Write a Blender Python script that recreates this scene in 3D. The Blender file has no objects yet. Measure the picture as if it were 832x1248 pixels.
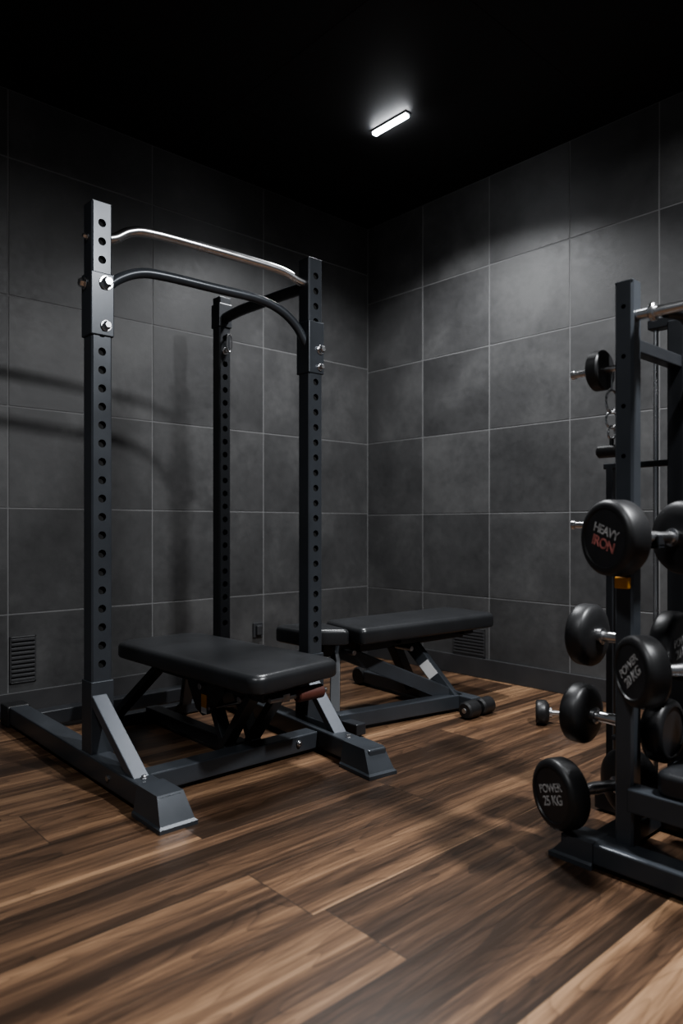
import bpy, bmesh, math, random
from mathutils import Vector, Matrix
random.seed(7)
scene = bpy.context.scene
COL = scene.collection
V = Vector
try:
    scene.view_settings.look = 'AgX - Medium High Contrast'
except Exception: pass

# ------------------------------------------------------------------ materials
def new_mat(name):
    m = bpy.data.materials.new(name); m.use_nodes = True
    nt = m.node_tree
    return m, nt, nt.nodes["Principled BSDF"]

def mth(nt, op, a, b=None, c=None):
    n = nt.nodes.new("ShaderNodeMath"); n.operation = op
    for i, v in enumerate((a, b, c)):
        if v is None: continue
        if isinstance(v, (int, float)): n.inputs[i].default_value = v
        else: nt.links.new(v, n.inputs[i])
    return n.outputs[0]

def comb(nt, x, y, z):
    n = nt.nodes.new("ShaderNodeCombineXYZ")
    for i, v in enumerate((x, y, z)):
        if isinstance(v, (int, float)): n.inputs[i].default_value = v
        else: nt.links.new(v, n.inputs[i])
    return n.outputs[0]

def noise(nt, vec, scale, detail=4, rough=0.55, dist=0.0):
    n = nt.nodes.new("ShaderNodeTexNoise")
    n.inputs["Scale"].default_value = scale; n.inputs["Detail"].default_value = detail
    n.inputs["Roughness"].default_value = rough; n.inputs["Distortion"].default_value = dist
    nt.links.new(vec, n.inputs["Vector"])
    return n.outputs["Fac"]

def ramp(nt, fac, stops):
    n = nt.nodes.new("ShaderNodeValToRGB")
    cr = n.color_ramp
    while len(cr.elements) < len(stops): cr.elements.new(0.5)
    for e, (p, c) in zip(cr.elements, stops):
        e.position = p; e.color = (*c, 1)
    nt.links.new(fac, n.inputs[0])
    return n.outputs[0]

def bump(nt, bsdf, h, strength, dist=0.002):
    b = nt.nodes.new("ShaderNodeBump"); b.inputs["Strength"].default_value = strength
    b.inputs["Distance"].default_value = dist
    nt.links.new(h, b.inputs["Height"]); nt.links.new(b.outputs[0], bsdf.inputs["Normal"])

def simple(name, col, rough=0.5, metal=0.0, var=0.15, nscale=9, bumps=0.0, bscale=300, coat=0.0):
    m, nt, p = new_mat(name)
    tc = nt.nodes.new("ShaderNodeTexCoord").outputs["Object"]
    f = noise(nt, tc, nscale)
    c0 = tuple(max(0, c*(1-var)) for c in col); c1 = tuple(c*(1+var) for c in col)
    nt.links.new(ramp(nt, f, [(0.3, c0), (0.7, c1)]), p.inputs["Base Color"])
    r = mth(nt, 'MULTIPLY_ADD', f, 0.12, rough-0.06)
    nt.links.new(r, p.inputs["Roughness"])
    p.inputs["Metallic"].default_value = metal
    p.inputs["Coat Weight"].default_value = coat
    if bumps > 0: bump(nt, p, noise(nt, tc, bscale, 2), bumps, 0.001)
    return m

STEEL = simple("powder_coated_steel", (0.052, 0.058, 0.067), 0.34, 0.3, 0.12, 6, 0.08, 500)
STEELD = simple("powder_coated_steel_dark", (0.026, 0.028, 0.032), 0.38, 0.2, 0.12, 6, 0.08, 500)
BRACE = simple("brace_grey_steel", (0.092, 0.10, 0.115), 0.42, 0.4, 0.12, 8, 0.08, 500)
CHROME = simple("chrome", (0.66, 0.66, 0.67), 0.26, 1.0, 0.05)
DULL = simple("brushed_metal", (0.38, 0.38, 0.39), 0.35, 1.0, 0.1)
RUB = simple("black_rubber", (0.014, 0.014, 0.015), 0.42, 0, 0.2, 15, 0.15, 350)
VINYL = simple("black_vinyl", (0.020, 0.021, 0.023), 0.34, 0, 0.15, 5, 0.25, 420)
PLY = simple("pad_backing_board", (0.010, 0.010, 0.011), 0.7)
RECESS_SHADE = simple("recess_shade_black", (0.003, 0.003, 0.003), 0.8)  # near-black colour stands in for shade inside post holes and vents
PLASTIC = simple("grey_black_plastic", (0.03, 0.031, 0.034), 0.5)
RED = simple("red_brown_foam", (0.09, 0.030, 0.022), 0.5)
YEL = simple("orange_yellow_plastic", (0.60, 0.27, 0.02), 0.45)
WHITE = simple("white_label", (0.6, 0.6, 0.6), 0.5, 0, 0.05)
LGREY = simple("logo_grey_paint", (0.30, 0.30, 0.30), 0.5, 0, 0.6, 90)
LRED = simple("logo_red_paint", (0.34, 0.12, 0.11), 0.5, 0, 0.6, 90)
HEADFACE = simple("dumbbell_end_cap", (0.018, 0.018, 0.020), 0.38, 0, 0.15, 30)

def tile_mat():
    m, nt, p = new_mat("charcoal_stone_tile")
    tc = nt.nodes.new("ShaderNodeNewGeometry").outputs["Position"]
    at = nt.nodes.new("ShaderNodeAttribute"); at.attribute_name = "tone"
    # every tile gets its own slice of the stone pattern
    vm = nt.nodes.new("ShaderNodeVectorMath"); vm.operation = 'ADD'
    nt.links.new(tc, vm.inputs[0]); a10 = mth(nt, 'MULTIPLY', at.outputs["Fac"], 40.0)
    nt.links.new(comb(nt, a10, a10, a10), vm.inputs[1]); tcv = vm.outputs[0]
    big = noise(nt, tcv, 2.6, 5, 0.58, 0.3)
    fine = noise(nt, tcv, 26, 6, 0.65)
    t = mth(nt, 'MULTIPLY_ADD', big, 0.85, mth(nt, 'MULTIPLY_ADD', fine, 0.25, -0.05))
    t = mth(nt, 'ADD', t, mth(nt, 'MULTIPLY_ADD', at.outputs["Fac"], 0.18, -0.09))
    c = ramp(nt, t, [(0.30, (0.033, 0.033, 0.034)), (0.5, (0.050, 0.050, 0.051)), (0.72, (0.080, 0.080, 0.0805))])
    nt.links.new(c, p.inputs["Base Color"])
    nt.links.new(mth(nt, 'MULTIPLY_ADD', fine, 0.25, 0.38), p.inputs["Roughness"])
    bump(nt, p, fine, 0.22, 0.003)
    return m
TILE = tile_mat()
GROUT = simple("tile_grout", (0.14, 0.14, 0.142), 0.8, 0, 0.1)
CEIL = simple("black_ceiling_paint", (0.008, 0.008, 0.0088), 0.65, 0, 0.2, 3)
SEAM = simple("ceiling_seam", (0.004, 0.004, 0.004), 0.8)
BASEB = simple("baseboard_grey", (0.035, 0.035, 0.037), 0.5, 0, 0.1)

def floor_mat():
    m, nt, p = new_mat("walnut_plank_floor")
    pos = nt.nodes.new("ShaderNodeNewGeometry").outputs["Position"]
    s = nt.nodes.new("ShaderNodeSeparateXYZ"); nt.links.new(pos, s.inputs[0])
    X, Y = s.outputs[0], s.outputs[1]
    PW, PL = 0.26, 1.35
    u = mth(nt, 'DIVIDE', mth(nt, 'ADD', X, 0.09), PW)
    ix = mth(nt, 'FLOOR', u); fu = mth(nt, 'FRACT', u)
    w1 = nt.nodes.new("ShaderNodeTexWhiteNoise"); w1.noise_dimensions = '1D'; nt.links.new(ix, w1.inputs["W"])
    v = mth(nt, 'ADD', mth(nt, 'DIVIDE', Y, PL), mth(nt, 'MULTIPLY', w1.outputs["Value"], 7.3))
    iy = mth(nt, 'FLOOR', v); fv = mth(nt, 'FRACT', v)
    w2 = nt.nodes.new("ShaderNodeTexWhiteNoise"); w2.noise_dimensions = '3D'
    nt.links.new(comb(nt, ix, iy, 3.3), w2.inputs["Vector"])
    r = w2.outputs["Value"]
    wob = noise(nt, comb(nt, mth(nt, 'MULTIPLY', X, 2.0), mth(nt, 'MULTIPLY', Y, 0.8), r), 2.0, 2)
    xs = mth(nt, 'ADD', X, mth(nt, 'MULTIPLY', wob, 0.02))
    off = mth(nt, 'MULTIPLY', r, 17.0)
    strip = mth(nt, 'FLOOR', mth(nt, 'DIVIDE', mth(nt, 'ADD', xs, mth(nt, 'MULTIPLY', r, 0.06)), 0.07))
    w3 = nt.nodes.new("ShaderNodeTexWhiteNoise"); w3.noise_dimensions = '3D'
    nt.links.new(comb(nt, strip, iy, ix), w3.inputs["Vector"])
    streak = noise(nt, comb(nt, mth(nt, 'ADD', xs, off), mth(nt, 'MULTIPLY_ADD', Y, 0.03, off), off), 14, 2, 0.5)
    mid = noise(nt, comb(nt, mth(nt, 'ADD', xs, off), mth(nt, 'MULTIPLY_ADD', Y, 0.04, off), 1.0), 60, 4, 0.6, 0.4)
    fine = noise(nt, comb(nt, X, mth(nt, 'MULTIPLY', Y, 0.04), off), 260, 3, 0.6)
    cath = noise(nt, comb(nt, mth(nt, 'ADD', X, off), mth(nt, 'MULTIPLY_ADD', Y, 0.12, off), 2.0), 9, 1, 0.5, 0.5)
    rings = mth(nt, 'FRACT', mth(nt, 'MULTIPLY', cath, 13.0))
    t = mth(nt, 'MULTIPLY_ADD', mth(nt, 'SUBTRACT', streak, 0.5), 1.1, 0.46)
    t = mth(nt, 'ADD', t, mth(nt, 'MULTIPLY', mth(nt, 'SUBTRACT', w3.outputs["Value"], 0.5), 0.38))
    t = mth(nt, 'ADD', t, mth(nt, 'MULTIPLY', mth(nt, 'SUBTRACT', mid, 0.5), 0.65))
    t = mth(nt, 'ADD', t, mth(nt, 'MULTIPLY', mth(nt, 'SUBTRACT', fine, 0.5), 0.45))
    t = mth(nt, 'ADD', t, mth(nt, 'MULTIPLY', mth(nt, 'SUBTRACT', r, 0.5), 0.22))
    t = mth(nt, 'SUBTRACT', t, mth(nt, 'MULTIPLY', mth(nt, 'POWER', rings, 5.0), 0.16))
    c = ramp(nt, t, [(0.12, (0.028, 0.0165, 0.0105)), (0.38, (0.070, 0.040, 0.0245)),
                     (0.60, (0.140, 0.082, 0.048)), (0.90, (0.275, 0.172, 0.102))])
    du = mth(nt, 'MULTIPLY', mth(nt, 'MINIMUM', fu, mth(nt, 'SUBTRACT', 1.0, fu)), PW)
    dv = mth(nt, 'MULTIPLY', mth(nt, 'MINIMUM', fv, mth(nt, 'SUBTRACT', 1.0, fv)), PL)
    seam = mth(nt, 'LESS_THAN', mth(nt, 'MINIMUM', du, dv), 0.0016)
    mx = nt.nodes.new("ShaderNodeMix"); mx.data_type = 'RGBA'
    nt.links.new(mth(nt, 'MULTIPLY', seam, 0.75), mx.inputs[0]); nt.links.new(c, mx.inputs[6]); mx.inputs[7].default_value = (0.02, 0.014, 0.01, 1)
    nt.links.new(mx.outputs[2], p.inputs["Base Color"])
    nt.links.new(mth(nt, 'MULTIPLY_ADD', mid, 0.16, 0.27), p.inputs["Roughness"])
    p.inputs["Specular IOR Level"].default_value = 0.45
    h = mth(nt, 'SUBTRACT', mth(nt, 'MULTIPLY', fine, 0.4), mth(nt, 'MULTIPLY', seam, 1.0))
    bump(nt, p, h, 0.18, 0.0015)
    return m
WOOD = floor_mat()

def emis(name, strength):
    m, nt, p = new_mat(name)
    p.inputs["Base Color"].default_value = (1, 1, 1, 1)
    p.inputs["Emission Color"].default_value = (0.93, 0.96, 1, 1)
    p.inputs["Emission Strength"].default_value = strength
    return m
LED = emis("led_diffuser", 75)

# ------------------------------------------------------------------ helpers
class G:
    """one real-world object: an empty with child parts"""
    def __init__(s, name, loc=(0, 0, 0)):
        s.o = V(loc); s.e = bpy.data.objects.new(name, None); s.e.empty_display_size = 0.1
        s.e.location = s.o; COL.objects.link(s.e)
    def add(s, name, bm, mats, smooth=False):
        me = bpy.data.meshes.new(name)
        bmesh.ops.translate(bm, verts=bm.verts, vec=-s.o)
        bmesh.ops.recalc_face_normals(bm, faces=bm.faces)
        bm.to_mesh(me); bm.free()
        for m in (mats if isinstance(mats, (list, tuple)) else [mats]): me.materials.append(m)
        if smooth:
            for p in me.polygons: p.use_smooth = True
            try: me.set_sharp_from_angle(angle=math.radians(40))
            except Exception: pass
        ob = bpy.data.objects.new(name, me); COL.objects.link(ob); ob.parent = s.e
        return ob

def single(name, bm, mats, smooth=False):
    me = bpy.data.meshes.new(name); bmesh.ops.recalc_face_normals(bm, faces=bm.faces)
    bm.to_mesh(me); bm.free()
    for m in (mats if isinstance(mats, (list, tuple)) else [mats]): me.materials.append(m)
    ob = bpy.data.objects.new(name, me); COL.objects.link(ob)
    return ob

def frame(d, up=None):
    d = d.normalized()
    up = V((0, 0, 1)) if up is None else V(up)
    if abs(d.dot(up)) > 0.98: up = V((1, 0, 0))
    side = d.cross(up).normalized(); u2 = side.cross(d).normalized()
    return d, side, u2

def bbox(bm, lo, hi, bev=0.0, mat=0, seg=2):
    vs = [bm.verts.new((x, y, z)) for x in (lo[0], hi[0]) for y in (lo[1], hi[1]) for z in (lo[2], hi[2])]
    idx = [(0,1,3,2),(4,6,7,5),(0,4,5,1),(2,3,7,6),(0,2,6,4),(1,5,7,3)]
    fs = [bm.faces.new([vs[i] for i in f]) for f in idx]
    for f in fs: f.material_index = mat
    if bev > 0:
        es = list({e for f in fs for e in f.edges})
        bmesh.ops.bevel(bm, geom=es, offset=bev, segments=seg, affect='EDGES', profile=0.5)
    return bm

def seg(bm, p1, p2, w, h, bev=0.004, mat=0, up=None):
    """oriented bar from p1 to p2; w horizontally, h vertically"""
    p1, p2 = V(p1), V(p2); d, s, u = frame(p2-p1, up); L = (p2-p1).length
    t = bmesh.new(); bbox(t, (0, -w/2, -h/2), (L, w/2, h/2), bev, mat)
    M = Matrix((( d.x, s.x, u.x, p1.x), (d.y, s.y, u.y, p1.y), (d.z, s.z, u.z, p1.z), (0,0,0,1)))
    t.transform(M); me = bpy.data.meshes.new("t"); t.to_mesh(me); t.free(); bm.from_mesh(me); bpy.data.meshes.remove(me)
    return bm

def lathe(bm, p, axis, prof, n=32, mats=None):
    """prof: list of (dist along axis, radius)"""
    p = V(p); d, s, u = frame(V(axis)); rings = []
    for (t, r) in prof:
        c = p + d*t
        if r <= 1e-6: rings.append([bm.verts.new(c)])
        else: rings.append([bm.verts.new(c + (s*math.cos(2*math.pi*k/n) + u*math.sin(2*math.pi*k/n))*r) for k in range(n)])
    for i in range(len(rings)-1):
        a, b = rings[i], rings[i+1]; mi = mats[i] if mats else 0
        for k in range(n):
            k2 = (k+1) % n
            if len(a) == 1 and len(b) == 1: continue
            if len(a) == 1: f = bm.faces.new([a[0], b[k2], b[k]])
            elif len(b) == 1: f = bm.faces.new([a[k], a[k2], b[0]])
            else: f = bm.faces.new([a[k], a[k2], b[k2], b[k]])
            f.material_index = mi
    return bm

def cyl(bm, p1, p2, r, n=24, bev=0.001, mat=0):
    p1, p2 = V(p1), V(p2); L = (p2-p1).length; b = min(bev, r*0.4, L*0.4)
    pr = [(0, 0), (0, r-b), (b, r), (L-b, r), (L, r-b), (L, 0)]
    return lathe(bm, p1, p2-p1, pr, n, [mat]*5)

def smooth_pts(pts, sub=8):
    P = [V(p) for p in pts]; P = [P[0]*2-P[1]] + P + [P[-1]*2-P[-2]]; out = []
    for i in range(1, len(P)-2):
        a, b, c, d = P[i-1:i+3]
        for k in range(sub):
            t = k/sub
            out.append(0.5*((2*b)+(c-a)*t+(2*a-5*b+4*c-d)*t*t+(3*b-a-3*c+d)*t**3))
    out.append(P[-2]); return out

def tube(bm, pts, r, n=16, sub=8, mat=0):
    P = smooth_pts(pts, sub) if sub > 1 else [V(p) for p in pts]
    rings = []
    for i, c in enumerate(P):
        t = (P[min(i+1, len(P)-1)] - P[max(i-1, 0)]); d, s, u = frame(t)
        rings.append([bm.verts.new(c+(s*math.cos(2*math.pi*k/n)+u*math.sin(2*math.pi*k/n))*r) for k in range(n)])
    for a, b in zip(rings, rings[1:]):
        for k in range(n):
            f = bm.faces.new([a[k], a[(k+1) % n], b[(k+1) % n], b[k]]); f.material_index = mat
    for R in (rings[0], rings[-1]):
        f = bm.faces.new(R); f.material_index = mat
    return bm

def perforated_post(bm, x, y, z0, z1, w, hz0, pitch, hr, wy=None, holes=('x+', 'x-')):
    """hollow square upright with chamfered edges, real round holes over a shade-dark core"""
    wy = wy or w; c = 0.006
    hx, hy = w/2, wy/2
    n_h = int((z1-0.035-hz0)/pitch)+1
    zs = [hz0+i*pitch for i in range(n_h)]
    def P(face, s, z, depth=0):
        if face == 'x+': return (x+hx-depth, y+s, z)
        if face == 'x-': return (x-hx+depth, y-s, z)
        if face == 'y-': return (x+s, y-hy+depth, z)
        return (x-s, y+hy-depth, z)
    for face in ('x+', 'x-', 'y-', 'y+'):
        half = (hy if face[0] == 'x' else hx)-c
        def quad(za, zb):
            bm.faces.new([bm.verts.new(P(face, s, z)) for s, z in ((-half, za), (half, za), (half, zb), (-half, zb))])
        if face not in holes:
            quad(z0, z1); continue
        quad(z0, zs[0]-pitch/2)
        quad(zs[-1]+pitch/2, z1) if zs[-1]+pitch/2 < z1 else None
        for zc in zs:
            top = min(zc+pitch/2, z1); bot = zc-pitch/2; N = 20
            outer, circ, inn = [], [], []
            for k in range(N):
                a = 2*math.pi*(k+0.5)/N; ca, sa = math.cos(a), math.sin(a)
                hh = (top-zc) if sa > 0 else (zc-bot)
                sc = min(half/abs(ca) if abs(ca) > 1e-6 else 9, hh/abs(sa) if abs(sa) > 1e-6 else 9)
                outer.append(bm.verts.new(P(face, ca*sc, zc+sa*sc)))
                circ.append(bm.verts.new(P(face, ca*hr, zc+sa*hr)))
                inn.append(bm.verts.new(P(face, ca*hr, zc+sa*hr, 0.004)))
            for k in range(N):
                k2 = (k+1) % N
                bm.faces.new([outer[k], outer[k2], circ[k2], circ[k]])
                f = bm.faces.new([circ[k], circ[k2], inn[k2], inn[k]])
            for sx in (-1, 1):
                for sz in (-1, 1):
                    ang = math.atan2(sz*((top-zc) if sz > 0 else (zc-bot)), sx*half) % (2*math.pi)
                    k = int((ang/(2*math.pi))*N-0.5) % N; k2 = (k+1) % N
                    corner = bm.verts.new(P(face, sx*half, top if sz > 0 else bot))
                    bm.faces.new([outer[k], corner, outer[k2]])
    for sx in (-1, 1):
        for sy in (-1, 1):
            a = (x+sx*hx, y+sy*(hy-c)); b = (x+sx*(hx-c), y+sy*hy)
            bm.faces.new([bm.verts.new(q) for q in ((*a, z0), (*b, z0), (*b, z1), (*a, z1))])
    bbox(bm, (x-hx+0.012, y-hy+0.012, z0), (x+hx-0.012, y+hy-0.012, z1-0.004), 0, 1)  # inner core coloured near-black to paint the shade inside the tube
    bbox(bm, (x-hx+0.001, y-hy+0.001, z1-0.003), (x+hx-0.001, y+hy-0.001, z1+0.004), 0.002, 2)
    return bm

def bolt(bm, p, axis, r=0.014, L=0.018, mat=0):
    a = V(axis).normalized(); p = V(p)
    cyl(bm, p, p+a*0.004, r*1.35, 24, 0.001, mat)
    lathe(bm, p+a*0.004, a, [(0, 0), (0, r), (L*0.7, r), (L, r*0.75), (L, 0)], 6, [mat]*4)
    return bm

def rounded_poly(pts, r, n=6):
    out = []; m = len(pts)
    for i in range(m):
        p = V((*pts[i], 0)); a = V((*pts[i-1], 0)); b = V((*pts[(i+1) % m], 0))
        rr = r[i] if isinstance(r, (list, tuple)) else r
        da = (a-p).normalized(); db = (b-p).normalized()
        ang = da.angle(db); t = rr/math.tan(ang/2)
        c = p+(da+db).normalized()*(rr/math.sin(ang/2))
        s = (p+da*t-c).normalized(); e = (p+db*t-c).normalized(); th = s.angle(e)
        for k in range(n+1):
            f = k/n; q = (s*math.sin((1-f)*th)+e*math.sin(f*th))*(rr/math.sin(th))
            out.append((c.x+q.x, c.y+q.y))
    return out

def pad(bm, pts, rad, z0, z1, bev=0.018, mat=0):
    """upholstered pad: rounded outline, domed edges, slight crown"""
    o = rounded_poly(pts, rad); n = len(o)
    cx = sum(p[0] for p in o)/n; cy = sum(p[1] for p in o)/n
    ex = max(abs(p[0]-cx) for p in o); ey = max(abs(p[1]-cy) for p in o)
    def ring(ins, z):
        return [bm.verts.new((cx+(x-cx)*max(0.05, 1-ins/ex), cy+(y-cy)*max(0.05, 1-ins/ey), z)) for (x, y) in o]
    R = []
    R.append(ring(bev*0.5, z0))
    R.append(ring(bev*0.12, z0+bev*0.2)); R.append(ring(0, z0+bev*0.5))
    R.append(ring(0, z1-bev))
    for k in range(1, 6):
        a = k/5*math.pi/2; R.append(ring(bev*(1-math.cos(a)), z1-bev+bev*math.sin(a)))
    R.append(ring(bev*2.2, z1+0.003)); R.append(ring(bev*4, z1+0.005))
    for a, b in zip(R, R[1:]):
        for k in range(n):
            f = bm.faces.new([a[k], a[(k+1) % n], b[(k+1) % n], b[k]]); f.material_index = mat
    f = bm.faces.new(R[-1]); f.material_index = mat
    f = bm.faces.new(R[0]); f.material_index = mat
    return bm

def text(g, name, s, size, loc, normal, upv, mat, ext=0.0006):
    cu = bpy.data.curves.new(name, 'FONT'); cu.body = s; cu.size = size; cu.extrude = ext
    cu.align_x = 'CENTER'; cu.align_y = 'CENTER'; cu.space_character = 0.9; cu.offset = size*0.02
    tmp = bpy.data.objects.new(name, cu); COL.objects.link(tmp)
    dg = bpy.context.evaluated_depsgraph_get(); me = bpy.data.meshes.new_from_object(tmp.evaluated_get(dg))
    bpy.data.objects.remove(tmp)
    n = V(normal).normalized(); u = V(upv); xx = u.cross(n).normalized(); u = n.cross(xx)
    M = Matrix(((xx.x, u.x, n.x, 0), (xx.y, u.y, n.y, 0), (xx.z, u.z, n.z, 0), (0,0,0,1)))
    me.transform(Matrix.Translation(V(loc)-g.o) @ M)
    me.materials.clear(); me.materials.append(mat)
    ob = bpy.data.objects.new(name, me); COL.objects.link(ob); ob.parent = g.e

# ------------------------------------------------------------------ room
CH = 2.94
def room():
    bm = bmesh.new(); bbox(bm, (-0.12, -5.6, -0.1), (5.6, 0.12, 0)); single("floor", bm, WOOD)
    bm = bmesh.new(); bbox(bm, (-0.12, -5.6, CH), (5.6, 0.12, CH+0.1))
    for xx in (0.6, 1.8, 3.0, 4.2): bbox(bm, (xx-0.002, -5.6, CH-0.0008), (xx+0.002, 0.0, CH), 0, 1)
    for yy in (-0.3, -1.5, -2.7, -3.9): bbox(bm, (0, yy-0.002, CH-0.0008), (5.6, yy+0.002, CH), 0, 1)
    single("ceiling", bm, [CEIL, SEAM])
    def wall(name, cuts, rows, axis):
        bm = bmesh.new(); lay = bm.faces.layers.float.new("tone")
        g = 0.0034
        if axis == 'x': bbox(bm, (-0.12, -5.6, 0), (-0.002, 0.12, CH), 0, 1)
        else: bbox(bm, (0, 0.002, 0), (5.6, 0.12, CH), 0, 1)
        for i in range(len(cuts)-1):
            for j in range(len(rows)-1):
                a, b = cuts[i]+g, cuts[i+1]-g; z0, z1 = rows[j]+g, rows[j+1]-g
                n0 = set(bm.faces)
                if axis == 'x': bbox(bm, (-0.006, a, z0), (0, b, z1), 0.001, 0, 1)
                else: bbox(bm, (a, 0, z0), (b, 0.006, z1), 0.001, 0, 1)
                t = random.random()
                for f in bm.faces:
                    if f not in n0: f[lay] = t
        single(name, bm, [TILE, GROUT])
    wall("wall_left", [-5.285, -4.55, -3.817, -3.085, -2.35, -1.615, -0.883, 0.0], [0, 0.482, 0.98, 1.457, 1.975, 2.62, CH], 'x')
    wall("wall_right", [0.0, 0.50, 1.013, 1.53, 2.003, 2.51, 3.02, 3.53, 4.04, 4.55, 5.06, 5.56], [0, 0.475, 0.970, 1.46, 1.95, 2.42, CH], 'y')
    bm = bmesh.new(); bbox(bm, (0, -5.6, 0), (0.014, -0.0, 0.115), 0.003); single("baseboard_left", bm, BASEB)
    bm = bmesh.new(); bbox(bm, (0.014, -0.014, 0), (5.6, 0, 0.115), 0.003); single("baseboard_right", bm, BASEB)
room()

def vent(lo, hi, axis):
    c = V(((lo[0]+hi[0])/2, (lo[1]+hi[1])/2, (lo[2]+hi[2])/2))
    g = G("wall_vent_grille", c); bm = bmesh.new()
    if axis == 'x':
        y0, y1, z0, z1 = lo[1], hi[1], lo[2], hi[2]
        bbox(bm, (0, y0, z0), (0.004, y1, z1), 0, 1)  # dark sheet paints the shade behind the slats
        for (a, b, c0, d) in ((y0, y1, z0, z0+.008), (y0, y1, z1-.008, z1), (y0, y0+.008, z0, z1), (y1-.008, y1, z0, z1)):
            bbox(bm, (0, a, c0), (0.008, b, d), 0.002)
        n = 10
        for k in range(n):
            z = z0+0.016+(z1-z0-0.032)*k/(n-1)
            seg(bm, (0.006, y0+.006, z), (0.006, y1-.006, z), 0.008, 0.013, 0.002)
    else:
        x0, x1, z0, z1 = lo[0], hi[0], lo[2], hi[2]
        bbox(bm, (x0, -0.004, z0), (x1, 0, z1), 0, 1)  # same painted shade behind these slats
        for (a, b, c0, d) in ((x0, x1, z0, z0+.008), (x0, x1, z1-.008, z1), (x0, x0+.008, z0, z1), (x1-.008, x1, z0, z1)):
            bbox(bm, (a, -0.008, c0), (b, 0, d), 0.002)
        n = 8
        for k in range(n):
            z = z0+0.016+(z1-z0-0.032)*k/(n-1)
            seg(bm, (x0+.006, -0.006, z), (x1-.006, -0.006, z), 0.008, 0.013, 0.002)
    g.add("grille", bm, [BASEB, RECESS_SHADE])
vent((0, -2.345, 0.155), (0.01, -2.225, 0.375), 'x')
vent((0.752, -0.01, 0.118), (0.985, 0, 0.285), 'y')
g = G("wall_socket", (0, -0.93, 0.27)); bm = bmesh.new()
bbox(bm, (0, -0.965, 0.225), (0.012, -0.895, 0.315), 0.004); bbox(bm, (0.010, -0.95, 0.24), (0.03, -0.91, 0.30), 0.006)
g.add("socket_plate", bm, PLASTIC)

# ------------------------------------------------------------------ lamps
def lamp(x, y, power, spread, L=0.23, sx=0.23, sy=0.08):
    g = G("ceiling_strip_light", (x, y, CH)); bm = bmesh.new()
    bbox(bm, (x-L/2-0.008, y-0.020, CH-0.008), (x+L/2+0.008, y+0.020, CH), 0.003); g.add("housing", bm, PLASTIC)
    bm = bmesh.new(); bbox(bm, (x-L/2, y-0.014, CH-0.022), (x+L/2, y+0.014, CH-0.007), 0.004); g.add("diffuser", bm, LED, True)
    ld = bpy.data.lights.new("strip_area", 'AREA'); ld.shape = 'RECTANGLE'; ld.size = sx; ld.size_y = sy
    ld.energy = power; ld.color = (0.97, 0.985, 1.0); ld.spread = math.radians(spread)
    lo = bpy.data.objects.new("strip_area", ld); COL.objects.link(lo); lo.location = (0, 0, -0.03); lo.parent = g.e
lamp(1.01, -0.83, 45, 135, sx=0.32, sy=0.22)
lamp(3.5, -1.45, 140, 172, sx=0.23, sy=0.12)
lamp(2.6, -3.7, 32, 150, sx=0.4, sy=0.3)  # unseen fill lamp near the camera, added to brighten the foreground floor
w = bpy.data.worlds.new("world"); scene.world = w; w.use_nodes = True
w.node_tree.nodes["Background"].inputs[0].default_value = (0.85, 0.92, 1, 1)
w.node_tree.nodes["Background"].inputs[1].default_value = 0.11

# ------------------------------------------------------------------ power rack
PLx, PLy = 1.02, -2.36
PRx, PRy = 1.12, -1.448
PBx, PBy = 0.415, -1.448
RH = 2.05
def beam_foot(bm, pf, d, w=0.082, h=0.075, mat=0, spread=0.022, ln=0.13):
    """tapered shoe at the beam end; pf = beam end at floor"""
    d = V((d[0], d[1], 0)).normalized(); s = V((-d.y, d.x, 0)); p = V((pf[0], pf[1], 0))
    def R(back, front, hw, z): return [bm.verts.new(p+d*back-s*hw+V((0,0,z))), bm.verts.new(p+d*front-s*hw+V((0,0,z))), bm.verts.new(p+d*front+s*hw+V((0,0,z))), bm.verts.new(p+d*back+s*hw+V((0,0,z)))]
    A = R(-ln, 0.055, w/2+spread, 0.0); A2 = R(-ln, 0.055, w/2+spread, 0.012)
    B = R(-ln, 0.045, w/2+spread-0.006, 0.018); C = R(-ln, 0.0, w/2+0.003, h+0.018)
    for a, b in ((A, A2), (A2, B), (B, C)):
        for k in range(4): bm.faces.new([a[k], a[(k+1) % 4], b[(k+1) % 4], b[k]]).material_index = mat
    bm.faces.new(A).material_index = mat; bm.faces.new(C).material_index = mat

g = G("power_rack", (0.95, -1.9, 0))
HB = 0.075; ZB = 0.015+HB/2; TB = 0.015+HB
bm = bmesh.new(); seg(bm, (0.12, -2.36, ZB), (1.58, -2.375, ZB), 0.08, HB, 0.006); g.add("base_beam_1", bm, STEEL)
bm = bmesh.new(); seg(bm, (0.12, -1.415, ZB), (1.69, -1.605, ZB), 0.08, HB, 0.006); g.add("base_beam_2", bm, STEEL)
bm = bmesh.new(); beam_foot(bm, (1.575, -2.375), (1, -0.01)); g.add("foot_shoe_1", bm, STEEL)
bm = bmesh.new(); beam_foot(bm, (1.675, -1.61), (1, -0.12)); g.add("foot_shoe_2", bm, STEEL)
for i, (x, y) in enumerate(((0.14, -2.36), (0.14, -1.417))):
    bm = bmesh.new(); bbox(bm, (x-0.06, y-0.05, 0), (x+0.04, y+0.05, TB+0.004), 0.008); g.add("end_cap_%d" % (i+1), bm, RUB)
bm = bmesh.new(); seg(bm, (1.315, -2.33, ZB-.005), (1.315, -1.60, ZB-.005), 0.075, 0.065, 0.005); g.add("cross_member_1", bm, STEEL)
bm = bmesh.new(); seg(bm, (0.30, -2.33, ZB), (0.30, -1.44, ZB), 0.07, 0.065, 0.005); g.add("cross_member_2", bm, STEELD)
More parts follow.
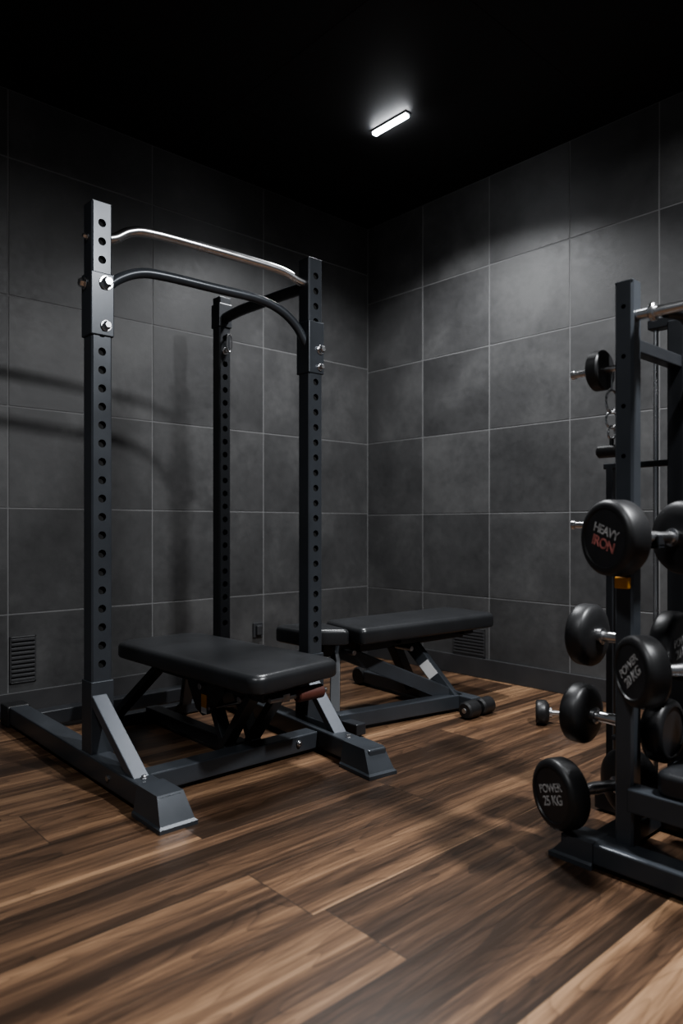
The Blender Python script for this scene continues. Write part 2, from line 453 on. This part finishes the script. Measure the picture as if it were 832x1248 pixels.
for i, (x, y) in enumerate(((PLx, PLy), (PRx, PRy), (PBx, PBy))):
    bm = bmesh.new(); wv = 0.075 if i < 2 else 0.066
    perforated_post(bm, x, y, TB if i != 1 else 0.0, RH, wv, 0.405, 0.0655, 0.0145, holes=('x+', 'x-'))
    g.add("upright_%d" % (i+1), bm, [STEEL if i < 2 else STEELD, RECESS_SHADE, STEELD])
bm = bmesh.new(); bbox(bm, (PLx-.042, PLy-.042, TB-0.02), (PLx+.042, PLy+.042, 0.345), 0.003); g.add("sleeve_1", bm, STEEL)
bm = bmesh.new(); bbox(bm, (PRx-.042, PRy-.05, 0.0), (PRx+.042, PRy+.042, 0.345), 0.003); g.add("sleeve_2", bm, STEEL)
bm = bmesh.new(); seg(bm, (PLx+0.03, PLy-0.012, 0.285), (1.375, PLy-0.012, 0.075), 0.055, 0.035, 0.003); g.add("brace_1", bm, BRACE)
bm = bmesh.new(); seg(bm, (PRx+0.03, PRy-0.055, 0.285), (1.44, -1.566, 0.075), 0.055, 0.035, 0.003); g.add("brace_2", bm, BRACE)
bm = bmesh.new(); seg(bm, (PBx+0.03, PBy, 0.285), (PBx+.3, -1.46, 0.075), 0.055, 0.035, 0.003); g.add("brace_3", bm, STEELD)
def bracket(x, y, z0, z1, nm):
    bm = bmesh.new(); bbox(bm, (x-.043, y-.043, z0), (x+.043, y+.043, z1), 0.004); g.add(nm, bm, STEEL)
bracket(PLx, PLy, 1.575, 1.80, "bracket_1"); bracket(PRx, PRy, 1.555, 1.78, "bracket_2")
bm = bmesh.new()
bolt(bm, (PLx+.043, PLy+.012, 1.765), (1, 0, 0), 0.019, 0.024); bolt(bm, (PLx+.043, PLy+.012, 1.612), (1, 0, 0), 0.015, 0.018)
bolt(bm, (PLx-.01, PLy-.043, 1.765), (0, -1, 0), 0.017, 0.018); bolt(bm, (PLx, PLy-.0375, 1.93), (0, -1, 0), 0.010, 0.014)
bolt(bm, (PRx+.043, PRy+.02, 1.66), (1, 0, 0), 0.015, 0.02); bolt(bm, (PRx+.0, PRy+.043, 1.655), (0, 1, 0), 0.015, 0.018); bolt(bm, (PRx+.043, PRy+.02, 1.585), (1, 0, 0), 0.012, 0.016)
bolt(bm, (PBx+.033, PBy, 1.78), (1, 0, 0), 0.013, 0.016)
g.add("bolts", bm, CHROME, True)
bm = bmesh.new()
bolt(bm, (1.395, -2.37, TB-.002), (0, 0, 1), 0.009, 0.007); bolt(bm, (1.22, -2.405, ZB), (0, -1, 0), 0.012, 0.008)
bolt(bm, (1.51, -1.583, TB-.002), (0, 0, 1), 0.009, 0.007); bolt(bm, (1.355, -1.70, ZB), (1, 0, 0), 0.009, 0.006)
g.add("base_bolts", bm, DULL, True)
def lat(t, z, dx=0.0):
    return (PLx+(PRx-PLx)*t+dx, PLy+(PRy-PLy)*t, z)
bm = bmesh.new()
tube(bm, [lat(0.02, 1.935), lat(0.07, 1.950), lat(0.13, 1.985), lat(0.22, 2.00), lat(0.5, 1.995), lat(0.76, 1.985), lat(0.86, 1.975), lat(0.93, 1.955), lat(0.99, 1.945)], 0.0185, 20)
g.add("pullup_bar", bm, CHROME, True)
bm = bmesh.new()
tube(bm, [lat(0.03, 1.76, .01), lat(0.08, 1.80, .01), lat(0.16, 1.835, .01), lat(0.26, 1.845, .01), lat(0.5, 1.84, .01), lat(0.70, 1.835, .01), lat(0.82, 1.81, .01), lat(0.91, 1.755, .01), lat(0.97, 1.68, .01)], 0.0185, 20)
g.add("lower_bow_bar", bm, STEEL, True)
bm = bmesh.new()
tube(bm, [(PRx-.03, PRy, 1.945), (0.95, PRy, 1.95), (0.70, PRy, 1.955), (0.56, PRy, 1.955), (0.42, PRy, 1.945)], 0.026, 20)
g.add("top_side_member", bm, STEELD, True)
bm = bmesh.new(); bbox(bm, (PBx-.038, PBy-.038, 1.90), (PBx+.038, PBy+.038, 2.02), 0.004); g.add("bracket_3", bm, STEELD)
bm = bmesh.new()
pts = []
for k in range(17):
    a = 2*math.pi*k/16; pts.append((PBx+.055, PBy+.01+0.016*math.cos(a), 1.82+0.045*math.sin(a)))
tube(bm, pts, 0.004, 8, 1); cyl(bm, (PBx+.03, PBy+.01, 1.865), (PBx+.06, PBy+.01, 1.865), .005, 12); g.add("carabiner", bm, CHROME, True)

# ------------------------------------------------------------------ bench (inside rack)
g = G("weight_bench", (1.05, -1.87, 0))
bm = bmesh.new(); pad(bm, [(0.57, -2.105), (1.60, -2.08), (1.535, -1.645), (0.57, -1.69)], [0.08, 0.05, 0.05, 0.08], 0.335, 0.402, 0.024)
g.add("pad", bm, VINYL, True)
bm = bmesh.new(); pad(bm, [(0.64, -2.06), (1.56, -2.035), (1.49, -1.68), (0.64, -1.73)], 0.04, 0.322, 0.337, 0.003); g.add("backing_board", bm, PLY)
bm = bmesh.new()
for y in (-1.945, -1.815): seg(bm, (0.68, y, 0.30), (1.48, y, 0.30), 0.04, 0.05, 0.004)
for x in (0.75, 1.12, 1.44): seg(bm, (x, -1.945, 0.30), (x, -1.815, 0.30), 0.04, 0.04, 0.003)
g.add("spine_rails", bm, STEELD)
bm = bmesh.new(); seg(bm, (0.50, -1.88, 0.045), (1.24, -1.88, 0.045), 0.06, 0.05, 0.004); g.add("base_rail", bm, STEELD)
bm = bmesh.new(); seg(bm, (1.235, -2.10, 0.03), (1.235, -1.66, 0.03), 0.055, 0.05, 0.006); g.add("foot_bar_1", bm, STEELD)
bm = bmesh.new(); seg(bm, (0.49, -2.13, 0.03), (0.49, -1.63, 0.03), 0.055, 0.05, 0.006); g.add("foot_bar_2", bm, STEELD)
for i, (a, b) in enumerate((((1.235, -1.94, .04), (1.09, -1.94, .30)), ((1.235, -1.82, .04), (1.09, -1.82, .30)), ((1.20, -1.94, .05), (1.40, -1.945, .29)), ((1.20, -1.82, .05), (1.40, -1.815, .29)),
                            ((0.49, -2.06, .04), (0.72, -1.955, .29)), ((0.49, -1.70, .04), (0.72, -1.805, .29)))):
    bm = bmesh.new(); seg(bm, a, b, 0.03, 0.05, 0.003, up=(0, 1, 0)); g.add("leg_%d" % (i+1), bm, STEELD)
bm = bmesh.new()
for y in (-1.972, -1.79):
    ce = V((1.10, y, 0.30))
    prof = [(-.11, .02), (.15, .02), (.15, -.03), (.06, -.12), (0.0, -.14), (-.05, -.12), (-.11, -.03)]
    A = [bm.verts.new((ce.x+p[0], y-.003, ce.z+p[1])) for p in prof]; B = [bm.verts.new((ce.x+p[0], y+.003, ce.z+p[1])) for p in prof]
    bm.faces.new(A); bm.faces.new(B)
    for k in range(len(prof)): bm.faces.new([A[k], A[(k+1) % 7], B[(k+1) % 7], B[k]])
g.add("adjuster_plates", bm, STEELD)
bm = bmesh.new(); cyl(bm, (1.10, -1.99, .275), (1.10, -1.77, .275), 0.013); cyl(bm, (1.36, -1.985, .27), (1.36, -1.77, .27), 0.012); cyl(bm, (1.16, -1.985, .2), (1.16, -1.77, .2), 0.008)
g.add("pivot_bolts", bm, DULL, True)
bm = bmesh.new(); bbox(bm, (1.095, -1.9785, 0.195), (1.132, -1.9745, 0.245), 0); bbox(bm, (1.095, -1.9785, 0.172), (1.132, -1.9745, 0.195), 0, 1); g.add("warning_label", bm, [YEL, WHITE])
bm = bmesh.new(); cyl(bm, (1.50, -1.83, 0.286), (1.50, -1.71, 0.286), 0.026, 28, 0.005); g.add("foam_roller", bm, RED, True)
bm = bmesh.new(); cyl(bm, (1.50, -1.95, 0.286), (1.50, -1.69, 0.286), 0.010, 20); seg(bm, (1.44, -1.88, .29), (1.51, -1.88, .286), .03, .03, .003); g.add("roller_axle", bm, DULL, True)

# ------------------------------------------------------------------ bench behind
g = G("weight_bench", (1.1, -0.9, 0))
bm = bmesh.new(); pad(bm, [(0.92, -1.19), (1.26, -1.27), (1.31, -0.34), (0.95, -0.31)], [0.025, 0.025, 0.05, 0.05], 0.37, 0.445, 0.024); g.add("back_pad", bm, VINYL, True)
bm = bmesh.new(); pad(bm, [(0.85, -1.46), (1.06, -1.46), (1.20, -1.275), (0.90, -1.205)], [0.045, 0.03, 0.02, 0.02], 0.365, 0.436, 0.02); g.add("seat_pad", bm, VINYL, True)
bm = bmesh.new(); seg(bm, (1.01, -1.38, 0.325), (1.12, -0.42, 0.34), 0.07, 0.06, 0.004); seg(bm, (1.0, -0.5, .355), (1.24, -0.5, .355), .05, .03, .003); seg(bm, (1.0, -0.95, .355), (1.22, -0.95, .355), .05, .03, .003)
seg(bm, (.93, -1.32, .35), (1.09, -1.32, .35), .05, .03, .003); seg(bm, (1.16, -1.20, .345), (1.20, -0.42, .352), .035, .035, .003); g.add("spine_rail", bm, STEELD)
bm = bmesh.new(); seg(bm, (1.21, -1.38, 0.05), (1.33, -0.68, 0.05), 0.065, 0.065, 0.004); g.add("base_rail", bm, STEEL)
bm = bmesh.new(); seg(bm, (0.64, -0.63, 0.05), (1.44, -0.69, 0.05), 0.065, 0.065, 0.005); g.add("foot_bar_1", bm, STEEL)
bm = bmesh.new(); seg(bm, (0.98, -1.35, 0.035), (1.34, -1.35, 0.035), 0.055, 0.05, 0.005); g.add("foot_bar_2", bm, STEELD)
bm = bmesh.new()
cyl(bm, (1.455, -0.80, .04), (1.455, -0.715, .04), .04, 28, .008); cyl(bm, (1.455, -0.69, .04), (1.455, -0.605, .04), .04, 28, .008)
cyl(bm, (0.60, -0.67, .05), (0.60, -0.59, .05), .05, 28, .008); g.add("rubber_feet", bm, RUB, True)
bm = bmesh.new(); cyl(bm, (1.455, -0.805, .04), (1.455, -0.60, .04), .012, 20); g.add("foot_axle", bm, DULL, True)
for i, (a, b, m) in enumerate((((1.05, -1.24, .325), (1.32, -0.69, .06), STEEL), ((1.10, -0.80, .335), (1.32, -0.72, .06), STEEL), ((1.03, -1.22, .325), (1.16, -1.34, .05), STEELD), ((1.09, -0.9, .33), (1.0, -0.66, .06), STEELD))):
    bm = bmesh.new(); seg(bm, a, b, 0.045, 0.065, 0.004); g.add("leg_%d" % (i+1), bm, m)
bm = bmesh.new(); seg(bm, (1.188, -0.768, .226), (1.238, -0.750, .164), 0.0485, 0.055, 0.0); g.add("warning_label", bm, WHITE)
bm = bmesh.new(); cyl(bm, (1.00, -.9, .31), (1.22, -.9, .31), .012); cyl(bm, (0.98, -1.22, .32), (1.16, -1.22, .32), .012); g.add("pivot_bolts", bm, DULL, True)

# ------------------------------------------------------------------ storage rack / cable station (right)
g = G("cable_station_rack", (2.63, -1.6, 0))
QX, QY, QH = 2.63, -1.62, 1.534
bm = bmesh.new(); perforated_post(bm, QX, QY, 0.06, QH, 0.05, 0.95, 0.13, 0.006, holes=('y-', 'y+')); g.add("upright_1", bm, [STEEL, RECESS_SHADE, STEELD])
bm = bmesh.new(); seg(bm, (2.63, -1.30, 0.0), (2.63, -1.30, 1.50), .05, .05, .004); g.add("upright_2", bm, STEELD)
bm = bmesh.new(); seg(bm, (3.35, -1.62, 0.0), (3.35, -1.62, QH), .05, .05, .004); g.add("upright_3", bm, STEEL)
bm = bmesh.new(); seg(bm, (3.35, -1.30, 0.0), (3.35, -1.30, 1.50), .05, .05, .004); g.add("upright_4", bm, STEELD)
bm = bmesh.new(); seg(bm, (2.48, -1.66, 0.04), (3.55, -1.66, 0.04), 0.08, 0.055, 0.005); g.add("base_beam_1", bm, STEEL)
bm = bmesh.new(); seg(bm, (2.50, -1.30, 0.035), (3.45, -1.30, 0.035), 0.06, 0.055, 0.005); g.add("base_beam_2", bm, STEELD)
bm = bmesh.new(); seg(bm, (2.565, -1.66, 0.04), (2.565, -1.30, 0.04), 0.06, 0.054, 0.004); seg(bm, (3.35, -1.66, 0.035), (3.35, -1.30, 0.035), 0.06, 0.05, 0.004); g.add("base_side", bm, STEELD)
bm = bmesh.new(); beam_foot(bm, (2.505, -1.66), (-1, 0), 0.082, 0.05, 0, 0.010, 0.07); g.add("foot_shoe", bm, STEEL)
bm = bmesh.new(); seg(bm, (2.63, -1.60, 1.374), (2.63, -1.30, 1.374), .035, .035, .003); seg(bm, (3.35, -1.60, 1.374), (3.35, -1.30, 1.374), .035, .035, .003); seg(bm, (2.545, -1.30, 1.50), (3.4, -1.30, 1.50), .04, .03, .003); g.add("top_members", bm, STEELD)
bm = bmesh.new(); cyl(bm, (2.655, -1.62, 1.446), (3.33, -1.62, 1.446), .014, 20); cyl(bm, (2.69, -1.62, 1.446), (2.705, -1.62, 1.446), .024, 24, .003); g.add("chrome_cross_bar", bm, CHROME, True)
bm = bmesh.new(); tube(bm, [(2.725, -1.61, 1.445), (2.745, -1.54, 1.44), (2.735, -1.46, 1.40), (2.70, -1.38, 1.33), (2.65, -1.31, 1.24)], .018, 16); g.add("curved_gusset", bm, STEELD, True)
bm = bmesh.new(); cyl(bm, (2.562, -1.30, .06), (2.562, -1.30, 1.49), .008, 16); cyl(bm, (2.705, -1.30, .06), (2.705, -1.30, 1.49), .008, 16); g.add("guide_rods", bm, CHROME, True)
bm = bmesh.new(); cyl(bm, (2.475, -1.62, 1.318), (2.61, -1.62, 1.318), .009, 20); cyl(bm, (2.475, -1.62, 0.90), (2.61, -1.62, 0.90), .009, 20); cyl(bm, (2.47, -1.62, 1.318), (2.48, -1.62, 1.318), .012, 20); cyl(bm, (2.47, -1.62, .90), (2.48, -1.62, .90), .012, 20); g.add("storage_pegs", bm, CHROME, True)
bm = bmesh.new(); lathe(bm, (2.535, -1.62, 1.318), (1, 0, 0), [(0, .009), (0, .02), (.004, .022), (.004, .042), (0, .046), (0, .05), (.004, .054), (.03, .054), (.034, .05), (.034, .009)], 36); g.add("small_weight_plate", bm, RUB, True)
bm = bmesh.new(); hx, hy = 2.575, -1.60
for zc, rr in ((1.235, .03), (1.185, .022), (1.15, .018)):
    pts = [(hx+0.010*math.cos(2*math.pi*k/16)*(1 if rr > .02 else .4), hy+0.012*math.cos(2*math.pi*k/16), zc+rr*math.sin(2*math.pi*k/16)) for k in range(17)]
    tube(bm, pts, .0032, 8, 1)
cyl(bm, (hx, hy, 1.262), (hx, hy, 1.318), .003, 10)
g.add("carabiner_chain", bm, CHROME, True)
bm = bmesh.new(); cyl(bm, (2.535, -1.60, 1.10), (2.605, -1.60, 1.10), .017, 24, .005); cyl(bm, (hx, hy, 1.10), (hx, hy, 1.135), .006, 12); g.add("pull_handle", bm, RUB, True)
bm = bmesh.new(); seg(bm, (2.42, -1.30, 0.06), (2.42, -1.30, 1.08), .022, .022, .002); seg(bm, (2.465, -1.30, 0.06), (2.465, -1.30, 1.08), .016, .016, .002)
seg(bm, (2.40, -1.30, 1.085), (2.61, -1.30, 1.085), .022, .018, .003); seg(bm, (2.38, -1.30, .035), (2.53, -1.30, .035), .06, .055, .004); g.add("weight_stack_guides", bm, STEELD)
def cradle(nm, a, b, up=(0, 0, 1)):
    bm = bmesh.new(); a, b = V(a), V(b); seg(bm, a, b, .035, .012, .002)
    d = (b-a).normalized(); seg(bm, b-d*.003, b-d*.003+V((0, 0, .028)), .035, .006, .001, up=d); g.add(nm, bm, STEELD)
cradle("cradle_1", (2.65, -1.612, .846), (2.715, -1.612, .846))
cradle("cradle_2", (2.65, -1.59, .515), (2.795, -1.59, .515))
cradle("cradle_3", (2.61, -1.60, .558), (2.61, -1.475, .558))
cradle("cradle_4", (2.59, -1.60, .325), (2.59, -1.475, .325))
bm = bmesh.new(); bbox(bm, (2.612, -1.66, .735), (2.65, -1.643, .765), .003); g.add("selector_tab", bm, YEL)
bm = bmesh.new(); seg(bm, (2.65, -1.64, .195), (3.34, -1.64, .195), .06, .06, .004); seg(bm, (2.95, -1.62, .19), (2.95, -1.30, .19), .05, .05, .004); g.add("seat_beam", bm, STEEL)
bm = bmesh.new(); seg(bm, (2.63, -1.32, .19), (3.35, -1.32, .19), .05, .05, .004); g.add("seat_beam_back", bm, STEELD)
bm = bmesh.new(); pad(bm, [(2.715, -1.66), (3.2, -1.66), (3.2, -1.36), (2.715, -1.36)], .03, .227, .285, .015); g.add("seat_pad", bm, VINYL, True)

# ------------------------------------------------------------------ dumbbells
def dumbbell(h1, h2, z, r, t=0.075, label=("POWER", "20 KG"), hr=0.016, roll=0.0, z2=None):
    a = V((*h1, z)); b = V((*h2, z if z2 is None else z2)); c = (a+b)/2; d = (b-a).normalized()
    g = G("dumbbell", c)
    for i, (p, dd) in enumerate(((a, -d), (b, d))):
        bm = bmesh.new(); q = p-dd*t/2
        prof = [(0, 0), (0, r*.55), (.006, r*.80), (.014, r*.95), (.022, r), (t-.016, r), (t-.008, r*.975), (t-.002, r*.90), (t, r*.84), (t, r*.78), (t-.004, r*.755), (t-.004, 0)]
        lathe(bm, q, dd, prof, 48, [0]*9+[0, 1]); g.add("head_%d" % (i+1), bm, [RUB, HEADFACE], True)
        if label:
            nrm = dd; up = V((0, 0, 1)); fl = q+dd*(t-.0035)
            up = (Matrix.Rotation(roll, 3, nrm) @ up)
            text(g, "logo_%d_a" % (i+1), label[0], r*.33, fl+up*r*.17, nrm, up, LGREY)
            text(g, "logo_%d_b" % (i+1), label[1], r*.38, fl-up*r*.17, nrm, up, LRED if label[0] == "HEAVY" else LGREY)
    bm = bmesh.new(); L = (b-a).length-t; q = a+d*t/2
    lathe(bm, q-d*.004, d, [(0, .024), (.014, .024), (.016, hr), (L*.3, hr*.95), (L*.5+.004, hr*1.12), (L*.7, hr*.95), (L-.008, hr), (L-.006, .024), (L+.008, .024)], 28)
    g.add("handle", bm, CHROME, True)
dumbbell((2.650, -1.724), (2.735, -1.514), .868, .096, .08, label=("HEAVY", "IRON"), roll=math.radians(-18))
dumbbell((2.704, -1.692), (2.835, -1.500), .537, .089, roll=math.radians(40))
dumbbell((2.455, -1.50), (2.69, -1.50), .580, .090, .068, roll=math.radians(10))
dumbbell((2.435, -1.50), (2.665, -1.50), .347, .086, .068, label=None)
dumbbell((2.468, -1.672), (2.555, -1.46), .163, .095, label=("POWER", "25 KG"), roll=math.radians(20))
dumbbell((1.74, -0.60), (1.90, -0.50), .055, .055, .06, label=None, hr=.012)

# ------------------------------------------------------------------ camera
cam = bpy.data.cameras.new("camera"); co = bpy.data.objects.new("camera", cam); COL.objects.link(co)
cam.sensor_fit = 'VERTICAL'; cam.sensor_height = 36; cam.lens = 867/1248*36; cam.shift_y = 16/1248
co.location = (3.507, -3.436, 0.90)
fw = V((-.7396, .673, 0))
co.rotation_euler = fw.to_track_quat('-Z', 'Y').to_euler()
cam.dof.use_dof = True; cam.dof.focus_distance = 2.7; cam.dof.aperture_fstop = 2.0
cam.clip_start = 0.05
scene.camera = co
